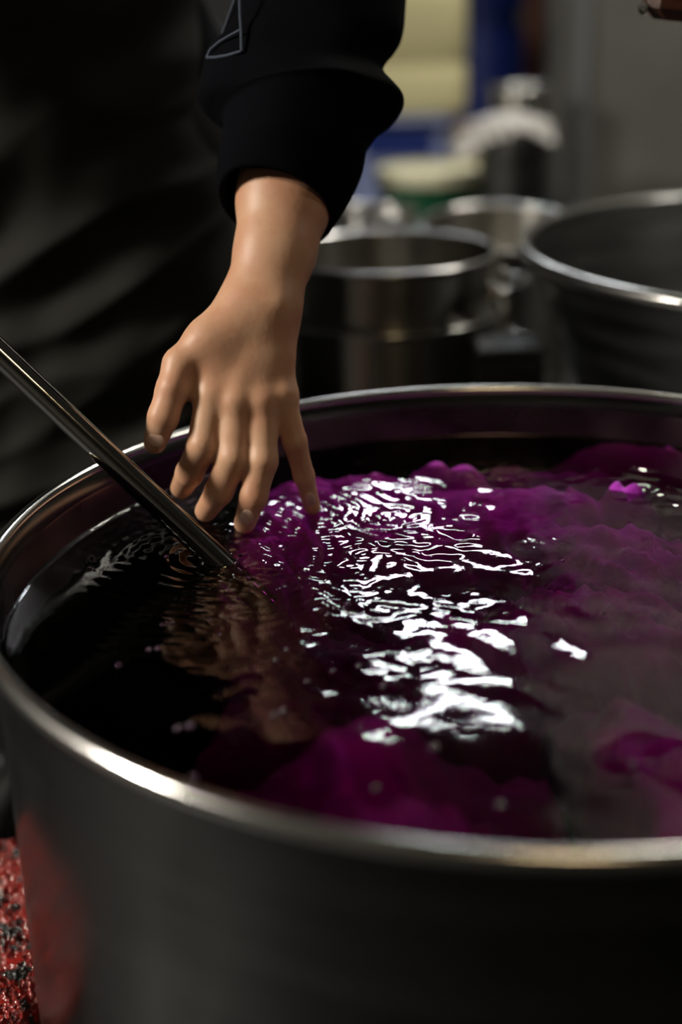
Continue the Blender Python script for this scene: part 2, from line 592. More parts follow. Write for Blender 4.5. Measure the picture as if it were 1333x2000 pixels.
nz.inputs['Detail'].default_value = 2
bp = nt.nodes.new('ShaderNodeBump')
bp.inputs['Strength'].default_value = 0.05
bp.inputs['Distance'].default_value = 0.002
nt.links.new(tc.outputs['Object'], nz.inputs['Vector'])
nt.links.new(nz.outputs['Fac'], bp.inputs['Height'])
nt.links.new(bp.outputs[0], gl.inputs['Normal'])
nt.links.new(bp.outputs[0], fr.inputs['Normal'])
va = nt.nodes.new('ShaderNodeVolumeAbsorption')
va.inputs['Color'].default_value = (0.76, 0.06, 0.72, 1)
va.inputs['Density'].default_value = 46.0
nt.links.new(fr.outputs[0], mixs.inputs[0])
nt.links.new(tr.outputs[0], mixs.inputs[1])
nt.links.new(gl.outputs[0], mixs.inputs[2])
nt.links.new(mixs.outputs[0], out.inputs['Surface'])
nt.links.new(va.outputs[0], out.inputs['Volume'])
tag(link('dye_bath', dye_me, DYE), 'rippling dark purple dye liquid filling the steel vat', 'liquid')


# ================================================================== CLOTHS IN THE DYE
def make_cloth(u0, u1, v0, v1, base, blobs, seed, label, nx=250, ny=210, fold=0.010, fold_ang=0.6):
    """a soaked piece of cloth: creased sheet, blobs lift it towards (or out of) the surface"""
    xs, ys = np.meshgrid(np.linspace(u0, u1, nx), np.linspace(v0, v1, ny), indexing='ij')
    wv = waves(9, .10, .25, seed)
    x = xs + .012 * wsum(wv, xs, ys, 0)
    y = ys + .012 * wsum(wv, ys, xs, 0)
    D = np.full(x.shape, base)
    for px, py, sx, sy, dep in blobs:
        k = blob(x, y, px, py, sx, sy)
        D = D * (1 - k) + dep * k
    f1 = wsum(waves(7, .035, .09, seed + 1, ang=fold_ang, spread=.5), x, y, 0)
    f2 = wsum(waves(8, .014, .035, seed + 2), x, y, 0)
    near = np.clip(D / .02, .12, 1)
    D = D + near * fold * (1 - np.abs(f1)) * -.8 + np.maximum(near, .45) * .0022 * f2
    D = D + .0009 * (1 - np.abs(wsum(waves(10, .008, .020, seed + 3), x, y, 0)))
    D = np.maximum(D, -.012)
    r = np.hypot(x - VC[0], y - VC[1])
    sc = np.minimum(1, (WR - .004) / np.maximum(r, 1e-6))
    x = VC[0] + (x - VC[0]) * sc
    y = VC[1] + (y - VC[1]) * sc
    # the rim of the cloth sinks
    eu = np.minimum(np.linspace(0, 1, nx), np.linspace(1, 0, nx))[:, None]
    ev = np.minimum(np.linspace(0, 1, ny), np.linspace(1, 0, ny))[None, :]
    D = D + .05 * np.clip(1 - np.minimum(eu, ev) / .05, 0, 1) ** 2
    z = WATER - D
    t = np.stack([x, y, z], -1).reshape(-1, 3)
    i_, j_ = np.meshgrid(np.arange(nx - 1), np.arange(ny - 1), indexing='ij')
    a = i_ * ny + j_
    q = np.stack([a, a + ny, a + ny + 1, a + 1], -1).reshape(-1, 4)
    o = link('cloth', mesh_np('cloth', t, q), PURPLE)
    so = o.modifiers.new('thickness', 'SOLIDIFY')
    so.thickness = .0014
    return tag(o, label, 'cloth', 'soaked purple cloths in the vat')


make_cloth(-.10, .40, .80, 1.21, .070, [
    (880, 955, .15, .040, .007), (600, 945, .06, .04, .002), (500, 1050, .040, .05, .003), (545, 990, .04, .04, .001), (720, 925, .07, .022, .001),
    (1060, 950, .07, .035, .004), (1180, 1010, .08, .03, .010), (905, 1000, .08, .03, .010),
    (870, 1190, .030, .040, .010), (960, 1210, .02, .02, .014), (1260, 1060, .07, .05, .014),
    (1100, 1130, .08, .05, .020), (1230, 1180, .07, .05, .018), (760, 1010, .05, .03, .014),
    (850, 908, .030, .007, -.004), (905, 916, .030, .007, -.004), (1205, 953, .012, .009, -.005), (1240, 958, .018, .008, -.005)],
    40, 'purple cloth floating in the middle of the dye below the hand')
make_cloth(.10, .44, 1.08, 1.225, .050, [
    (1200, 850, .10, .022, .001), (1330, 850, .06, .022, .000), (1120, 890, .09, .014, .016), (1000, 880, .04, .012, .014), (1050, 826, .020, .008, -.007), (1095, 832, .030, .008, -.008)],
    52, 'purple cloth breaking the dye surface along the far rim', nx=150, ny=90, fold=.006, fold_ang=1.4)
make_cloth(-.06, .125, .52, .76, .060, [
    (700, 1390, .045, .04, .006), (745, 1350, .02, .015, .003), (800, 1560, .05, .035, .004), (700, 1600, .02, .03, .002), (660, 1450, .015, .05, .016)],
    64, 'purple cloth sunk at the near side of the vat left of the bright reflection', nx=110, ny=120)
make_cloth(.135, .36, .50, .80, .050, [
    (1180, 1590, .045, .03, .003), (1090, 1560, .012, .04, .003), (1290, 1550, .04, .04, .008), (1240, 1380, .025, .05, .006), (1300, 1450, .05, .05, .012), (1160, 1450, .03, .04, .022)],
    77, 'purple cloth sunk at the near right side of the vat', nx=110, ny=120)

# ================================================================== BUBBLES ON THE DYE
bub_me = MB().ball((0, 0, 0), 1.0, 16, 10).build('bubble', mat('dye_bubble', (0.05, 0.012, 0.05), 0.05, spec=0.7, var=0.1, coat=0.5))
bub_mesh = bub_me.data
bpy.data.objects.remove(bub_me)
BUB = [(552, 1392, 2.6), (535, 1398, 1.8), (372, 1420, 2.6), (348, 1424, 2.2), (291, 1270, 1.8), (308, 1268, 1.8), (233, 1300, 1.8),
       (980, 1573, 2.8), (850, 1462, 3.2), (820, 1408, 2.4), (378, 1521, 2.4), (316, 1221, 1.2), (327, 1219, 1.2), (338, 1216, 1.0),
       (325, 1088, 1.6), (1240, 1496, 2.6), (1268, 1490, 2.0), (1030, 1350, 2.4), (650, 1310, 1.8), (700, 1300, 1.8), (620, 1260, 1.6),
       (745, 962, 2.4), (790, 1027, 2.0), (853, 1110, 2.2), (772, 880, 1.2), (640, 1205, 2.0), (655, 1190, 1.8), (680, 1180, 2.0),
       (735, 1540, 2.2), (750, 1340, 2.2), (1180, 1200, 1.5), (1100, 1095, 1.4), (1050, 1070, 1.2), (470, 1085, 1.6), (462, 1100, 1.4),
       (175, 1110, 1.6), (185, 1114, 1.2), (560, 1270, 1.6), (540, 1290, 1.4), (600, 1330, 1.4), (990, 1090, 1.2), (940, 985, 1.4),
       (1010, 935, 1.2), (700, 905, 1.0), (650, 880, 1.0), (905, 930, 1.1), (430, 1240, 1.2), (410, 1210, 1.0)]
for px, py, r in BUB:
    c_ = PZ(px, py, WATER)
    o = link('bubble', bub_mesh, None)
    r *= .001
    o.location = (c_[0], c_[1], float(water_z(c_[0], c_[1])) + r * .15)
    o.scale = (r, r, r * .8)
    tag(o, 'tiny glossy bubble on the dark purple dye', 'bubble', 'tiny bubbles on the dye')

# ================================================================== STIRRING TUBE
p0 = P(418, 1086, 1.043)
p1 = P(0, 691, 1.035)
dirn = (p1 - p0) / np.linalg.norm(p1 - p0)
pa, pb = p0 - dirn * .055, p0 + dirn * .62
rod = empty('stirring_tube', pa, 'polished steel stirring tube leaning into the purple dye', 'tube')
loc = lambda p: Vector(np.asarray(p) - pa)
MB().tube([loc(pa + dirn * .675 * k / 40) for k in range(41)], .0097, 40).build('tube', CHROME, rod)
MB().tube([loc(pb - dirn * .004), loc(pb + dirn * .012), loc(pb + dirn * .016)], [.0108, .0108, .008], 28).build('end_cap', RUBBER, rod)

# ================================================================== PERSON
HC = np.array([-.32, 1.60])
person = empty('person', (HC[0], HC[1], 0),
               'person in dark shirt and olive apron reaching a hand into the purple dye', 'person')
PL = np.array([HC[0], HC[1], 0])


def cam2world(V):
    return CAM + V[:, :1] * CX + V[:, 1:2] * CU + V[:, 2:] * CF


def K(px, py, d):
    return np.array([(px - 666.5) / FPX * d, -(py - 1000) / FPX * d, d])


def chain(pts, fl=1.0):
    q = [(K(*p[:3]), p[3]) for p in pts]
    return [(q[i][0], q[i + 1][0], q[i][1], q[i + 1][1], fl) for i in range(len(q) - 1)]


arm = chain([(575, 150, 1.165, .041), (556, 390, 1.118, .0365), (538, 490, 1.105, .0305), (508, 600, 1.095, .0285)], .86)
palm = (chain([(508, 600, 1.095, .0285), (492, 660, 1.095, .0300), (486, 735, 1.096, .030)], .52)
        + chain([(482, 606, 1.090, .0160), (410, 772, 1.083, .0118)], .9)
        + chain([(500, 608, 1.088, .0160), (458, 786, 1.078, .0118)], .9)
        + chain([(516, 612, 1.090, .0160), (508, 788, 1.082, .0112)], .9)
        + chain([(532, 618, 1.094, .0155), (553, 774, 1.089, .0104)], .9))
palm += (chain([(412, 770, 1.0865, .0112), (460, 784, 1.083, .0112)], .9) + chain([(460, 784, 1.083, .0112), (510, 786, 1.084, .0108)], .9)
         + chain([(510, 786, 1.085, .0108), (552, 772, 1.090, .0098)], .9)
         + chain([(436, 690, 1.089, .0150), (520, 700, 1.091, .0150)], .9))
thumb_base = chain([(470, 606, 1.090, .0165), (410, 668, 1.084, .0180), (354, 712, 1.079, .0128)], 1)
web = chain([(440, 660, 1.088, .0150), (394, 744, 1.086, .0085)], .85) + chain([(458, 640, 1.086, .0165), (418, 742, 1.083, .0120)], .9)
idx_ = chain([(414, 776, 1.081, .0128), (396, 870, 1.080, .0120), (370, 925, 1.100, .0106), (355, 953, 1.128, .0090)])
mid_ = chain([(462, 788, 1.080, .0126), (455, 895, 1.080, .0122), (428, 960, 1.092, .0108), (402, 998, 1.112, .0088)])
rng_ = chain([(512, 790, 1.083, .0120), (513, 900, 1.081, .0117), (496, 970, 1.086, .0105), (478, 1022, 1.096, .0086)])
pky_ = chain([(552, 776, 1.089, .0106), (576, 862, 1.093, .0093), (594, 930, 1.108, .0081), (611, 992, 1.126, .0066)])
thb_ = chain([(352, 712, 1.079, .0130), (337, 762, 1.075, .0124), (319, 815, 1.073, .0116), (303, 864, 1.078, .0090)])
idx_ += chain([(404, 825, 1.088, .0112), (458, 842, 1.083, .0108)]) + chain([(458, 842, 1.084, .0108), (512, 846, 1.085, .0104)])
chains = [(.012, arm), (.016, palm), (.012, thumb_base), (.012, web), (.0055, idx_), (.0045, mid_), (.0045, rng_), (.0055, pky_), (.006, thb_)]
Vb, Qb = sdf_body(chains, .0019)
Vb = laplace(Vb, Qb, 3, .5)
# knuckles, tendons and wrist bone as small swellings towards the camera
for px, py, d, s_, amp in ((410, 768, 1.075, .009, .0012), (460, 782, 1.07, .010, .0014), (510, 784, 1.07, .009, .0012),
                           (552, 772, 1.08, .008, .0010), (396, 868, 1.08, .007, .0006), (455, 893, 1.07, .007, .0006),
                           (513, 900, 1.07, .007, .0006), (562, 590, 1.08, .012, .0030), (338, 745, 1.07, .010, .0014)):
    c_ = K(px, py, d)
    g = np.exp(-(((Vb - c_)[:, :2] / s_) ** 2).sum(1)) * (Vb[:, 2] < d + .02)
    Vb[:, 2] -= amp * g
Vw1 = cam2world(Vb)

# the other forearm and hand, closed on the tube, outside the picture on the left
gp = p0 + dirn * .40
ax = dirn
side = np.cross(ax, np.array([0, 1.0, 0]))
side /= np.linalg.norm(side)
fw = np.cross(side, ax)
el = np.array([-.56, 1.22, 1.02])
wr = gp - fw * -.055 + ax * .02 + side * .02
rch = [(.012, [(el, wr, .040, .027, 1)]), (.014, [(wr, gp + fw * .022 + ax * .015, .027, .026, 1), (wr, gp + fw * .020 - ax * .02, .024, .024, 1)])]
for k in range(4):
    o_ = gp + ax * (.030 - .021 * k)
    rch.append((.004, [(o_ + fw * .022 + side * .012, o_ + side * .022 - fw * .004, .0095, .0092, 1),
                       (o_ + side * .022 - fw * .004, o_ - fw * .021 + side * .004, .0092, .0085, 1),
                       (o_ - fw * .021 + side * .004, o_ - fw * .012 - side * .016, .0085, .0072, 1)]))
o_ = gp + ax * .045
rch.append((.006, [(o_ + fw * .022 - side * .008, o_ - side * .020 + ax * .006, .011, .010, 1),
                   (o_ - side * .020 + ax * .006, o_ - fw * .022 - side * .010 - ax * .004, .0098, .008, 1)]))
Vr, Qr = sdf_body(rch, .003)
# head and neck, bent over the vat
hd = np.array([-.29, 1.28, 1.50])
A3 = np.array
hch = [(.03, [(A3([-.31, 1.43, 1.28]), hd + A3([0, .02, -.06]), .058, .055, 1)]),
       (.03, [(hd + A3([0, .03, .03]), hd + A3([0, -.02, .05]), .082, .078, 1)]),
       (.03, [(hd + A3([0, -.04, -.01]), hd + A3([0, -.075, -.075]), .060, .034, 1)]),
       (.008, [(hd + A3([0, -.098, .035]), hd + A3([0, -.125, -.008]), .008, .013, 1)]),
       (.006, [(hd + A3([-.02, -.098, -.045]), hd + A3([.02, -.098, -.045]), .008, .008, 1)]),
       (.006, [(hd + A3([-.022, -.106, -.055]), hd + A3([.022, -.106, -.055]), .007, .007, 1)])]
for s_ in (-1, 1):
    hch.append((.006, [(hd + A3([s_ * .082, .02, .03]), hd + A3([s_ * .085, .012, -.01]), .012, .009, 1)]))
    hch.append((.005, [(hd + A3([s_ * .030, -.086, .030]), hd + A3([s_ * .032, -.086, .030]), .012, .012, 1)]))
Vh, Qh = sdf_body(hch, .005, maxk=.035)
Vh = laplace(Vh, Qh, 1)
# trunk and upper arms under the clothes; the four pieces are stitched to one body where the sleeves hide it
trk = [(.04, [(A3([-.38, 1.61, .95]), A3([-.26, 1.61, .95]), .07, .07, 1), (A3([-.39, 1.50, 1.20]), A3([-.23, 1.50, 1.20]), .075, .075, 1), (A3([-.32, 1.60, .9]), A3([-.31, 1.48, 1.26]), .07, .065, 1)]),
       (.04, [(A3([-.20, 1.46, 1.23]), A3([-.11, 1.38, 1.20]), .048, .044, 1), (A3([-.11, 1.38, 1.20]), P(612, -150, 1.20), .044, .040, 1), (P(612, -150, 1.20), P(592, 60, 1.178), .040, .038, 1)]),
       (.04, [(A3([-.42, 1.46, 1.23]), A3([-.53, 1.38, 1.19]), .05, .048, 1), (A3([-.53, 1.38, 1.19]), el, .046, .040, 1)])]
Vk, Qk = sdf_body(trk, .012, maxk=.05)


def stitch(Va, Vc, oa, oc):
    i = int(np.argmin(((Va - Vc.mean(0)) ** 2).sum(1)))
    for _ in range(3):
        j = int(np.argmin(((Vc - Va[i]) ** 2).sum(1)))
        i = int(np.argmin(((Va - Vc[j]) ** 2).sum(1)))
    i2 = int(np.argsort(((Va - Va[i]) ** 2).sum(1))[1])
    j2_ = int(np.argsort(((Vc - Vc[j]) ** 2).sum(1))[1])
    return (oa + i, oa + i2, oc + j2_, oc + j)


ofs = np.cumsum([0, len(Vw1), len(Vr), len(Vh)])
ST = np.array([stitch(Vw1, Vk, ofs[0], ofs[3]), stitch(Vr, Vk, ofs[1], ofs[3]), stitch(Vh, Vk, ofs[2], ofs[3])])
VV = np.concatenate([Vw1, Vr, Vh, Vk]) - PL
QQ = np.concatenate([Qb, Qr + ofs[1], Qh + ofs[2], Qk + ofs[3], ST])
body = link('body', mesh_np('body', VV, QQ), SKIN, person)
body['label'] = 'bare forearm and hand with spread fingers'


def nail(px, py, d, px2, py2, d2, wd):
    a, b = P(px, py, d), P(px2, py2, d2)
    t = Vector(b - a)
    L = t.length / 2
    t.normalize()
    n = Vector(-CF) - t * Vector(-CF).dot(t)
    n.normalize()
    s_ = t.cross(n)
    mb = MB().ball((0, 0, 0), 1, 14, 8)
    c_ = Vector((a + b) / 2)
    mb.v = [tuple(c_ + t * (p[0] * L) + s_ * (p[1] * wd) + n * (p[2] * .0016) - Vector(PL)) for p in mb.v]
    mb.build('fingernail', NAIL, body)


nail(308, 846, 1.0670, 301, 874, 1.0700, .0066)
nail(364, 932, 1.1010, 356, 954, 1.1160, .0056)
nail(414, 976, 1.0900, 403, 1000, 1.1010, .0058)
nail(487, 996, 1.0790, 478, 1024, 1.0870, .0056)
nail(603, 962, 1.1070, 610, 988, 1.1180, .0042)

# ---- shirt: trunk, upper arms (coarse) ...
sh = [(.05, [(A3([-.43, 1.61, .92]), A3([-.21, 1.61, .92]), .100, .100, 1), (A3([-.41, 1.50, 1.22]), A3([-.21, 1.50, 1.22]), .115, .115, 1),
             (A3([-.45, 1.545, 1.065]), A3([-.235, 1.565, 1.085]), .105, .095, 1), (A3([-.32, 1.60, .95]), A3([-.31, 1.47, 1.26]), .11, .12, 1)]),
      (.05, [(A3([-.20, 1.46, 1.25]), A3([-.10, 1.38, 1.22]), .075, .068, 1), (A3([-.10, 1.38, 1.22]), P(612, -150, 1.20), .066, .062, 1)]),
      (.05, [(A3([-.42, 1.46, 1.25]), A3([-.53, 1.38, 1.21]), .075, .066, 1), (A3([-.53, 1.38, 1.21]), el, .066, .058, 1),
             (el, el + (wr - el) * .5, .056, .050, 1)])]
Vs, Qs = sdf_body(sh, .010, maxk=.055)
Vs = laplace(Vs, Qs, 2)
Vs[:, 0] += .004 * np.sin(Vs[:, 2] * 95 + Vs[:, 0] * 40)
Vs[:, 1] += .004 * np.sin(Vs[:, 2] * 80 - Vs[:, 0] * 55)
shirt = link('shirt', mesh_np('shirt', Vs - PL, Qs), SHIRT, person)

# ---- ... and the loose rolled sleeve of the reaching arm (rings follow its bunched outline)
LE = [(-190, 520), (-100, 482), (-40, 466), (0, 460), (30, 449), (60, 440), (85, 424), (103, 404), (130, 398), (155, 393), (178, 387), (196, 386),
      (212, 398), (224, 420), (236, 436), (262, 435), (300, 429), (335, 424), (358, 424), (378, 426)]
RE = [(-190, 780), (-100, 797), (-40, 796), (0, 794), (30, 792), (55, 790), (80, 784), (100, 772), (118, 757), (136, 749), (156, 757), (178, 776),
      (198, 790), (214, 782), (232, 756), (256, 735), (284, 718), (330, 709), (384, 682), (428, 652)]
rows = []
NSEG = 72
for i in range(len(LE)):
    t = i / (len(LE) - 1)
    d = 1.185 - .072 * t
    tilt = max(0, (t - .45) / .55)
    a, b = P(LE[i][1], LE[i][0], d), P(RE[i][1], RE[i][0], d)
    rows.append((a, b, tilt, t))


def sleeve_ring(a, b, tilt, t, shrink=0.0, ph=0.0):
    c_ = (a + b) / 2
    hw = (b - a) / 2
    L = np.linalg.norm(hw)
    hw = hw * (1 - shrink / L)
    dep = min(L, .072) * .86 - shrink
    dv = CF * dep - CU * (dep * .58 * tilt)
    v = []
    for j in range(NSEG):
        an = 2 * math.pi * j / NSEG
        wob = 1 + .030 * math.sin(3 * an + 9 * t + ph) * abs(math.sin(an)) + .022 * math.sin(5 * an - 17 * t) * abs(math.sin(an))
        v.append(c_ + hw * math.cos(an) + dv * (math.sin(an) * wob))
    return v


def loft(rings, name, M, parent, close=True):
    v = np.concatenate([np.array(r) for r in rings])
    n = len(rings)
    k = len(rings[0])
    q = []
    for i in range(n - 1):
        for j in range(k if close else k - 1):
            q.append((i * k + j, (i + 1) * k + j, (i + 1) * k + (j + 1) % k, i * k + (j + 1) % k))
    return link(name, mesh_np(name, v - PL, np.array(q)), M, parent)


def cat(rows_, t):
    x = t * (len(rows_) - 1)
    i = min(int(x), len(rows_) - 2)
    f = x - i
    g = lambda k: rows_[min(max(k, 0), len(rows_) - 1)]
    res = []
    for c_ in range(2):
        p_, q_, r_, s_ = g(i - 1)[c_], g(i)[c_], g(i + 1)[c_], g(i + 2)[c_]
        res.append(.5 * (2 * q_ + (r_ - p_) * f + (2 * p_ - 5 * q_ + 4 * r_ - s_) * f * f + (3 * q_ - p_ - 3 * r_ + s_) * f ** 3))
    l1 = (1 - f) * g(i)[2] + f * g(i + 1)[2]
    return res[0], res[1], l1, t


rings = [sleeve_ring(*cat(rows, k / 79)) for k in range(80)]
last = cat(rows, 1.0)
dn = -CU * .0015
rings.append([p + dn for p in sleeve_ring(*last, shrink=.0025)])
for k, s_ in ((78, .005), (74, .007), (66, .010), (58, .014)):
    rings.append(sleeve_ring(*cat(rows, k / 79), shrink=s_))
sleeve = loft(rings, 'rolled_sleeve', SHIRT, person)
sleeve['label'] = 'black navy sleeve bunched above the wrist'


def seam(pts):
    q = [Vector(P(*p) - PL) for p in pts]
    MB().tube(q, .0011, 6).build('seam', PIPING, sleeve)


seam([(458, 0, 1.135), (448, 28, 1.14), (438, 56, 1.14), (431, 74, 1.14)])
seam([(404, 112, 1.125), (412, 96, 1.122), (428, 82, 1.116), (448, 70, 1.107), (470, 58, 1.100)])
seam([(404, 112, 1.125), (420, 112, 1.116), (444, 108, 1.106), (471, 100, 1.096)])
seam([(468, -20, 1.108), (469, 30, 1.106), (471, 58, 1.100), (472, 100, 1.096)])

# ---- apron
ARIGHT = [(.30, -.085), (.55, -.095), (.70, -.103), (.76, -.109), (.80, -.112), (.84, -.118), (.872, -.130), (.90, -.128), (.93, -.127), (.96, -.131),
          (1.0, -.136), (1.10, -.150), (1.24, -.19)]
zz = np.linspace(.30, 1.035, 170)
xr = np.interp(zz, [a for a, _ in ARIGHT], [b for _, b in ARIGHT])
nU = 160
rings = []
fw_ = waves(6, .10, .24, 91, ang=-1.0, spread=.5)
fw2 = waves(8, .05, .11, 92, ang=-1.0, spread=.9)
for z, x_ in zip(zz, xr):
    hw = x_ - HC[0]
    yc = 1.615 - .30 * max(0, z - .95) ** 1.3
    hd_ = .165 - .02 * (z > 1.1)
    an = np.linspace(math.radians(-28), math.radians(208), nU)
    ca, sa = np.cos(an), np.sin(an)
    px_ = HC[0] + hw * np.sign(ca) * np.abs(ca) ** .8
    py_ = yc - hd_ * np.sign(sa) * np.abs(sa) ** .75
    s_ = px_ * 1.0
    fo = .012 * (1 - np.abs(wsum(fw_, s_, z + 0 * s_, 0))) + .004 * wsum(fw2, s_, z + 0 * s_, 0)
    wgt = np.clip(sa + .25, 0, 1)
    py_ = py_ - fo * wgt
    px_ = px_ + fo * .3 * ca
    rings.append(np.stack([px_, py_, np.full(nU, z)], 1))
apron = loft(rings, 'apron', APRON, person, close=False)
apron['label'] = 'olive-black canvas apron with soft diagonal folds'
so = apron.modifiers.new('thickness', 'SOLIDIFY')
so.thickness = .0025
# apron tie around the waist and the shirt's overhanging hem above it
MB().tube([(.205 * math.cos(a), -.178 * math.sin(a) + .012, 1.022 + .004 * math.sin(5 * a)) for a in np.linspace(-.3, math.pi + .3, 40)],
          .007, 8).build('apron_tie', APRON, apron)

# ---- trousers and boots
tr_ = [(.05, [(A3([-.41, 1.61, .86]), A3([-.23, 1.61, .86]), .125, .125, 1)])]
for s_ in (-1, 1):
    tr_.append((.04, [(A3([-.32 + s_ * .095, 1.60, .82]), A3([-.32 + s_ * .105, 1.58, .48]), .100, .075, 1),
                      (A3([-.32 + s_ * .105, 1.58, .48]), A3([-.32 + s_ * .11, 1.61, .14]), .075, .062, 1)]))
Vt, Qt = sdf_body(tr_, .011, maxk=.05)
link('trousers', mesh_np('trousers', laplace(Vt, Qt, 2) - PL, Qt), TROUSER, person)
for s_ in (-1, 1):
    x_ = -.32 + s_ * .11
    b_ = [(.03, [(A3([x_, 1.61, .26]), A3([x_, 1.61, .07]), .068, .056, 1), (A3([x_, 1.63, .052]), A3([x_ + s_ * .02, 1.47, .042]), .048, .040, 1)])]
    Vt, Qt = sdf_body(b_, .008, maxk=.035)
    Vt[:, 2] = np.maximum(Vt[:, 2], .002)
    link('boot', mesh_np('boot', Vt - PL, Qt), RUBBER, person)
# ---- hair cap
hb = [(.03, [(hd + A3([0, .04, .045]), hd + A3([0, -.012, .075]), .084, .074, 1)]), (.03, [(hd + A3([0, .07, .0]), hd + A3([0, .055, -.05]), .060, .045, 1)])]
Vt, Qt = sdf_body(hb, .006, maxk=.035)
link('hair', mesh_np('hair', Vt - PL, Qt), HAIR, person)


# ================================================================== POTS AND TUBS BEHIND
def bench(name, x0, x1, y0, y1, top, label):
    o = empty(name, ((x0 + x1) / 2, (y0 + y1) / 2, 0), label, 'table')
    sx, sy = x1 - x0, y1 - y0
    MB().box((0, 0, top - .015), (sx, sy, .03), .006).build('table_top', STEEL_OLD, o, smooth=False)
    for ix in (-1, 1):
        for iy in (-1, 1):
            MB().tube([(ix * (sx / 2 - .03), iy * (sy / 2 - .03), 0), (ix * (sx / 2 - .03), iy * (sy / 2 - .03), top - .03)], .016, 12).build('leg', STEEL_OLD, o)
    return o


def pot_parts(o, R, h, zb, bead=.004, m_=STEEL_POT, wall=.0025, taper=1.0, groove=True):
    rb = R * taper
    pr = [(.001, zb), (rb - .012, zb), (rb - .003, zb + .003), (rb, zb + .012)]
    for k in range(1, 9):
        pr.append((rb + (R - rb) * k / 8, zb + .012 + (h - .012) * k / 8))
    pi = [(R - wall, zb + h)]
    for k in range(7, -1, -1):
        pi.append((rb + (R - rb) * k / 8 - wall, zb + .012 + (h - .012) * k / 8))
    pi += [(rb - .012, zb + .004), (.001, zb + .004)]
    MB().lathe(pr + pi, 128).build('body', m_, o)
    MB().torus(R + bead * .4, bead, zb + h, 128, 12).build('rolled_rim', STEEL_RIM, o)


def pot_handle(o, R, z, ang, wdt=.085):
    """loop handle with two riveted plates"""
    ca, sa = math.cos(ang), math.sin(ang)
    T = lambda r, t, z_: (r * ca - t * sa, r * sa + t * ca, z_)
    pts = [T(R + .001, -wdt / 2, z), T(R + .022, -wdt / 2, z + .002), T(R + .036, -wdt * .38, z + .004), T(R + .040, 0, z + .005),
           T(R + .036, wdt * .38, z + .004), T(R + .022, wdt / 2, z + .002), T(R + .001, wdt / 2, z)]
    hnd = MB().tube(pts, .0055, 12).build('handle', STEEL_RIM, o)
    for s_ in (-1, 1):
        Rm = Matrix.Rotation(ang, 3, 'Z')
        MB().box(T(R + .002, s_ * wdt / 2, z), (.004, .026, .034), .0015, Rm).build('mounting_plate', STEEL_RIM, hnd, smooth=False)
        for dz in (-.009, .009):
            MB().ball(T(R + .005, s_ * wdt / 2, z + dz), .0045, 12, 8).build('rivet', STEEL_RIM, hnd)


# supporting bench for the stacked pots
bench('low_steel_bench', -.10, .215, 1.63, 2.46, .33, 'low steel bench under the stacked stockpots behind the vat')
lowpot = empty('stockpot', (.066, 1.775, .33), 'steel stockpot holding another pot nested inside it', 'pot')
pot_parts(lowpot, .146, .275, 0)
pot_handle(lowpot, .146, .232, math.radians(-18))
pot_handle(lowpot, .146, .232, math.radians(162))
uppot = empty('stockpot', (.066, 1.775, .338), 'open steel stockpot nested on top of another pot behind the hand', 'pot')
pot_parts(uppot, .134, .337, 0)
pot_handle(uppot, .136, .300, math.radians(-16))
pot_handle(uppot, .136, .300, math.radians(164))

c_ = P(970, 436, 2.2)
tp = empty('stockpot', (c_[0], c_[1], .40), 'tilted open steel pot in front of the green pail', 'pot', rot=(math.radians(7), 0, 0))
pot_parts(tp, .118, c_[2] - .40, 0)
bench('low_steel_stool', c_[0] - .03, c_[0] + .12, c_[1] - .11, c_[1] + .13, .385, 'small steel stool under the tilted open pot')
c_ = P(772, 424, 2.12)
sp = empty('stockpot', (c_[0] - .030, c_[1] + .06, .33), 'small steel pot half hidden behind the stacked stockpots', 'pot')
pot_parts(sp, .062, c_[2] - .33, 0, bead=.003)

tub = empty('steel_tub', (.5757, 1.6274, .28), 'large tapered steel tub standing right behind the dye vat', 'tub')
pot_parts(tub, .352, .42, 0, bead=.0085, m_=STEEL_OLD, taper=.55)
st = empty('tub_stand', (.5757, 1.6274, 0), 'black iron ring stand under the tapered steel tub', 'stand')
MB().torus(.17, .012, .268, 60, 10).build('ring', RUBBER, st)
for k in range(4):
    a = math.pi / 4 + k * math.pi / 2
    MB().tube([(.17 * math.cos(a), .17 * math.sin(a), .262), (.22 * math.cos(a), .22 * math.sin(a), 0)], .012, 10).build('leg', RUBBER, st)

tin = empty('tin_box', (.165, 1.655, .33), 'dark square tin beside the stacked stockpots', 'tin')
tin.location = (.197, 1.585, 0)
MB().box((0, 0, .298), (.074, .07, .596), .006).build('body', BOXM, tin, smooth=False)
MB().box((0, 0, .602), (.079, .075, .010), .004).build('lid', BOXM, tin, smooth=False)

# ================================================================== SHELF TABLE WITH CONTAINERS FURTHER BACK
bench('worktable', -.62, .455, 2.72, 3.14, .42, 'low worktable carrying the green pail at the back')
bench('back_table', -.62, .455, 3.17, 4.05, .42, 'low table carrying the cream canister and the blue crate')
g_ = P(830, 330, 3.0)
pail = empty('pail', (g_[0], 2.92, .42), 'green plastic pail with a cream lid behind the steel pots', 'pail')
hh = .185
MB().lathe([(.001, 0), (.084, 0), (.086, .004), (.098, hh - .03), (.103, hh - .028), (.103, hh - .018), (.099, hh - .016), (.100, hh), (.096, hh), (.083, .006), (.001, .006)], 72).build('body', GREEN, pail)
MB().lathe([(.001, hh + .004), (.088, hh + .004), (.092, hh + .012), (.104, hh + .012), (.107, hh + .006), (.107, hh - .012), (.103, hh - .012), (.102, hh), (.001, hh - .001)], 72).build('lid', CREAM, pail)
MB().tube([(.105 * math.cos(a), -.105 * math.sin(a) * .55 - .04, hh - .02 - .07 * math.sin(a)) for a in np.linspace(0.02, math.pi - .02, 30)], .002, 6).build('bail_handle', GREYPAINT, pail)

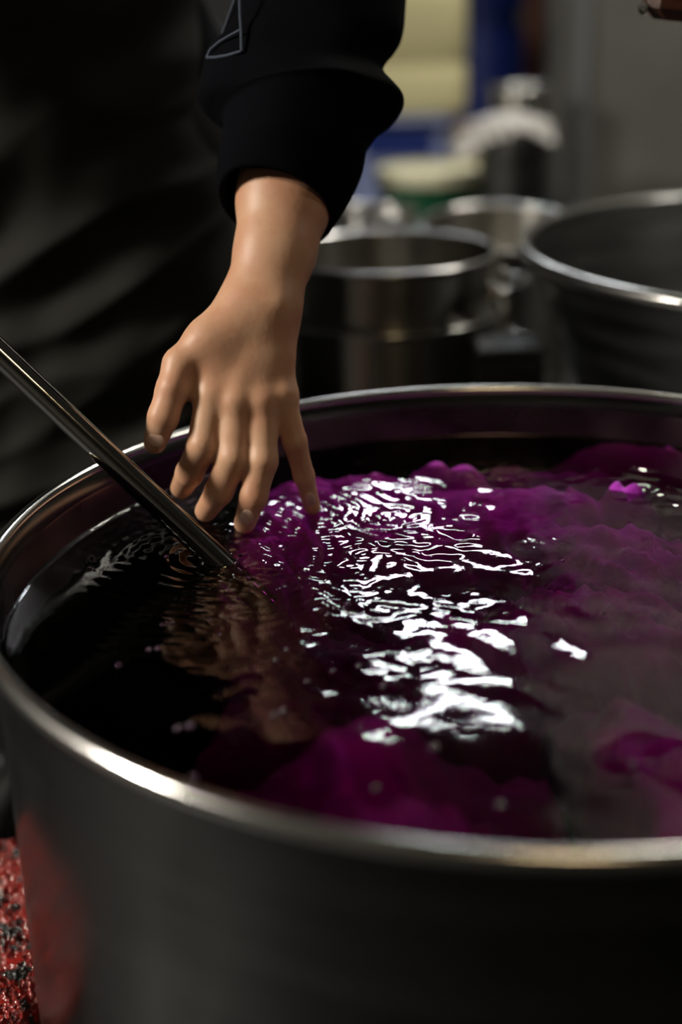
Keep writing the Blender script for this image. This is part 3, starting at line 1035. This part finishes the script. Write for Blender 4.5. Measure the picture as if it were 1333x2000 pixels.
crate = empty('crate', (.150, 3.36, .42), 'blue plastic crate under the cream canister', 'crate')
cw, cd, chh = .215, .24, .26
for sx in (-1, 1):
    MB().box((sx * (cw / 2 - .005), 0, chh / 2), (.01, cd, chh), .003).build('side_panel', BLUEC, crate, smooth=False)
    MB().box((0, sx * (cd / 2 - .005), chh / 2 - .02), (cw - .02, .01, chh - .04), .003).build('side_panel', BLUEC, crate, smooth=False)
MB().box((0, 0, chh - .006), (cw + .012, cd + .012, .012), .004).build('lid', BLUEC, crate, smooth=False)
MB().box((0, -cd / 2 - .003, chh - .055), (cw * .7, .006, .05), .002).build('label_panel', BLUED, crate, smooth=False)
MB().box((0, 0, .005), (cw - .02, cd - .02, .01)).build('base', BLUEC, crate, smooth=False)

can = empty('canister', (.185, 3.36, .682), 'large cream plastic canister standing on the blue crate', 'canister')
# rounded-square blow-moulded body
rings, NS = [], 64


def rsq(hx, hy, z, e=.28):
    return [(hx * math.copysign(abs(math.cos(a)) ** e, math.cos(a)), hy * math.copysign(abs(math.sin(a)) ** e, math.sin(a)), z)
            for a in np.linspace(0, 2 * math.pi, NS, endpoint=False)]


mb = MB()
prof = [(.02, 0.001), (.105, 0.0), (.118, .010), (.122, .03), (.122, .10), (.119, .105), (.119, .115), (.122, .12), (.122, .24), (.117, .27), (.095, .292), (.05, .30), (.03, .302)]
vv = [p for r, z in prof for p in rsq(r, r * .92, z, .42)]
ff = [(i * NS + j, i * NS + (j + 1) % NS, (i + 1) * NS + (j + 1) % NS, (i + 1) * NS + j) for i in range(len(prof) - 1) for j in range(NS)]
ff += [tuple(reversed(range(NS))), tuple(range((len(prof) - 1) * NS, len(prof) * NS))]
MB().add(vv, ff).build('body', JERRY, can)
MB().lathe([(.032, .300), (.034, .304), (.034, .332), (.030, .336), (.001, .336)], 40, (.05, -.03, 0)).build('screw_cap', CREAM, can)
MB().tube([(-.075, 0, .285), (-.070, 0, .325), (-.045, 0, .338), (-.005, 0, .335), (.008, 0, .298)], .011, 12).build('handle', JERRY, can)

d_ = P(962, 60, 4.25)
drum = empty('drum', (.462, 4.45, 0), 'deep blue plastic drum behind the cream canister', 'drum')
drum.location = (.475, 4.45, 0)
MB().lathe([(.001, 0), (.12, 0), (.13, .01)] + [(.13 + .004 * (k % 2), .05 + k * .12) for k in range(7)] + [(.13, .80)], 64).build('base', BLUED, drum)
MB().lathe([(.001, .80), (.09, .80), (.092, .86), (.135, .862), (.140, .875), (.140, 1.18), (.13, 1.20), (.001, 1.20)], 64).build('upper_body', BLUED, drum)

c_ = P(910, 285, 3.05)
cb = empty('bucket', (.335, 3.30, .42), 'cream plastic bucket between the green pail and the grey pot', 'bucket')
MB().lathe([(.001, 0), (.055, 0), (.068, .215), (.072, .217), (.072, .226), (.066, .226), (.053, .006), (.001, .006)], 56).build('body', JERRY, cb)
MB().lathe([(.001, .228), (.066, .228), (.073, .227), (.073, .236), (.001, .238)], 56).build('lid', mat('pinkish_lid', (.45, .38, .36), .5, var=.1), cb)

gp_ = empty('stockpot', (.350, 2.80, .42), 'dark grey steel pot covered with crumpled plastic film', 'pot')
pot_parts(gp_, .068, .275, 0, bead=.003, m_=STEEL_OLD)
# crumpled plastic film lying on it
nu, nvv = 56, 40
us, vs = np.meshgrid(np.linspace(-1, 1, nu), np.linspace(-1, 1, nvv), indexing='ij')
fx, fy = us * .095 - .020, vs * .075
zf = .020 * np.exp(-(us - .15) ** 2 * 2 - vs ** 2 * 1.5) + .009 * (1 - np.abs(wsum(waves(9, .02, .06, 5), fx, fy, 0))) + .012
rr_ = np.hypot(fx, fy)
zf = zf - np.clip(rr_ - .068, 0, 1) * .9
i_, j_ = np.meshgrid(np.arange(nu - 1), np.arange(nvv - 1), indexing='ij')
a = i_ * nvv + j_
film = link('plastic_film', mesh_np('plastic_film', np.stack([fx, fy, zf], -1).reshape(-1, 3), np.stack([a, a + nvv, a + nvv + 1, a + 1], -1).reshape(-1, 4)), BAG)
film.location = (.347, 2.80, .694)
film.modifiers.new('thickness', 'SOLIDIFY').thickness = .001
tag(film, 'crumpled whitish plastic film on top of the dark grey pot', 'plastic film')

bp_ = empty('basin', (.395, 3.06, .42), 'steel pot with a shiny rim behind the crumpled film', 'pot')
bp_.location = (.395, 3.05, .42)
pot_parts(bp_, .058, .335, 0, bead=.004)

pst = empty('post', (.47, 3.95, 0), 'thin rusty brown post beside the grey pillar', 'post')
pst.location = (.555, 4.02, 0)
MB().box((0, 0, ZC / 2), (.05, .05, ZC), .006).build('shaft', RUST, pst, smooth=False)
MB().box((0, 0, .01), (.11, .11, .02), .004).build('foot_plate', RUST, pst, smooth=False)

# pale container seen between apron and sleeve
pc = empty('canister', (-.215, 2.62, 0), 'pale grey-blue canister glimpsed between apron and sleeve', 'canister')
bench('side_table', -.42, -.12, 2.46, 2.70, .62, 'narrow side table hidden behind the person')
pc.location = (-.222, 2.58, .62)
MB().lathe([(.001, 0), (.05, 0), (.054, .01), (.054, .23), (.046, .255), (.022, .268), (.022, .28), (.001, .28)], 48).build('body', PALEBLUE, pc)
MB().lathe([(.025, .27), (.026, .274), (.026, .296), (.001, .30)], 32).build('screw_cap', BLUEC, pc)

# dark wooden bar with steel studs reaching in at the upper right
wb = empty('wooden_bar', P(1330, 12, 1.18), 'dark brown wooden bar with steel studs at the upper right corner', 'bar')
bar = MB().box((.17, 0, .004), (.40, .035, .032), .009).build('bar', WOOD, wb, smooth=False)
bar.rotation_euler = (0, math.radians(7), 0)
for z_ in (.001, .021):
    MB().lathe([(.001, 0), (.0055, 0), (.0058, .002), (.0038, .006), (.001, .0075)], 6).build('stud', STEEL_RIM, bar, (-.029, -.008, z_ - .006), smooth=False).rotation_euler = (0, math.radians(-80), 0)
MB().tube([(.30, 0, -.05), (.30, 0, ZC - P(1330, 12, 1.18)[2])], .004, 8).build('hanging_rod', GREYPAINT, wb)

# ================================================================== RED FROTH BASIN, LOWER LEFT
bx, by, bz, bRd = -.326, .950, .268, .083
bas = empty('basin', (bx, by, 0), 'squarish dark red plastic basin beside the vat at the lower left', 'basin')
NS = 96
bpr = [(.001, 0), (.064, 0), (.068, .006), (bRd - .006, bz - .004), (bRd, bz), (bRd - .002, bz + .004), (bRd - .008, bz - .004), (.062, .01), (.001, .01)]
bvv = [(r * math.copysign(abs(math.cos(t)) ** .62, math.cos(t)), r * 1.6 * math.copysign(abs(math.sin(t)) ** .62, math.sin(t)), z)
       for r, z in bpr for t in np.linspace(0, 2 * math.pi, NS, endpoint=False)]
MB().add(bvv, [(i * NS + j, i * NS + (j + 1) % NS, (i + 1) * NS + (j + 1) % NS, (i + 1) * NS + j) for i in range(len(bpr) - 1) for j in range(NS)]).build('body', REDPL, bas)
n = 260
gx, gy = np.meshgrid(np.linspace(-1, 1, n), np.linspace(-1, 1, n), indexing='ij')
FA, FB = .092, .146                     # the froth swells over the basin's edge
dx = gx * np.sqrt(1 - gy ** 2 * .30) * FA
dy = gy * np.sqrt(1 - gx ** 2 * .30) * FB
rho = np.maximum(np.abs(gx), np.abs(gy))
hz = .026 * np.sqrt(np.clip(1 - rho ** 5, 0, 1)) + .004 * wsum(waves(8, .03, .08, 15), dx, dy, 0) * (1 - rho ** 6)
pits = NR.uniform(-1, 1, (1500, 2)) * np.array([FA, FB])
rad = NR.uniform(.0010, .0034, 1500) * np.where(NR.uniform(size=1500) > .94, 2.2, 1)
for (cx, cy), r in zip(pits, rad):
    k0 = (np.abs(dx - cx) < 3 * r) & (np.abs(dy - cy) < 3 * r)
    dd = ((dx[k0] - cx) ** 2 + (dy[k0] - cy) ** 2) / r ** 2
    hz[k0] += -r * .8 * np.exp(-dd ** 2) + r * .35 * np.exp(-(np.sqrt(dd) - 1.3) ** 2 * 6)
hz = hz + .00045 * wsum(waves(30, .0022, .006, 16), dx, dy, 0)
hz = np.maximum(hz, -.002)
a = (np.arange(n - 1)[:, None] * n + np.arange(n - 1)[None, :])
FROTH = bpy.data.materials.new('red_froth')
FROTH.use_nodes = True
nt = FROTH.node_tree
b = nt.nodes['Principled BSDF']
b.inputs['Roughness'].default_value = .16
b.inputs['Coat Weight'].default_value = .4
tc = nt.nodes.new('ShaderNodeTexCoord')
nz = nt.nodes.new('ShaderNodeTexNoise')
nz.inputs['Scale'].default_value = 48
nz.inputs['Detail'].default_value = 6
cr = nt.nodes.new('ShaderNodeValToRGB')
cr.color_ramp.elements[0].position = .40
cr.color_ramp.elements[0].color = (.02, .018, .016, 1)
cr.color_ramp.elements[1].position = .47
cr.color_ramp.elements[1].color = (.23, .014, .010, 1)
nt.links.new(tc.outputs['Object'], nz.inputs['Vector'])
nt.links.new(nz.outputs['Fac'], cr.inputs['Fac'])
nt.links.new(cr.outputs[0], b.inputs['Base Color'])
nf = nt.nodes.new('ShaderNodeTexVoronoi')
nf.inputs['Scale'].default_value = 420
bp = nt.nodes.new('ShaderNodeBump')
bp.inputs['Strength'].default_value = .7
bp.inputs['Distance'].default_value = .0012
nt.links.new(tc.outputs['Object'], nf.inputs['Vector'])
nt.links.new(nf.outputs['Distance'], bp.inputs['Height'])
nt.links.new(bp.outputs[0], b.inputs['Normal'])
fr_o = link('dye_froth', mesh_np('dye_froth', np.stack([dx, dy, hz], -1).reshape(-1, 3),
                                 np.stack([a, a + n, a + n + 1, a + 1], -1).reshape(-1, 4)), FROTH)
fr_o.location = (bx, by, bz + .005)
tag(fr_o, 'glistening red dye froth full of bubbles at the lower left', 'froth', kind='stuff')
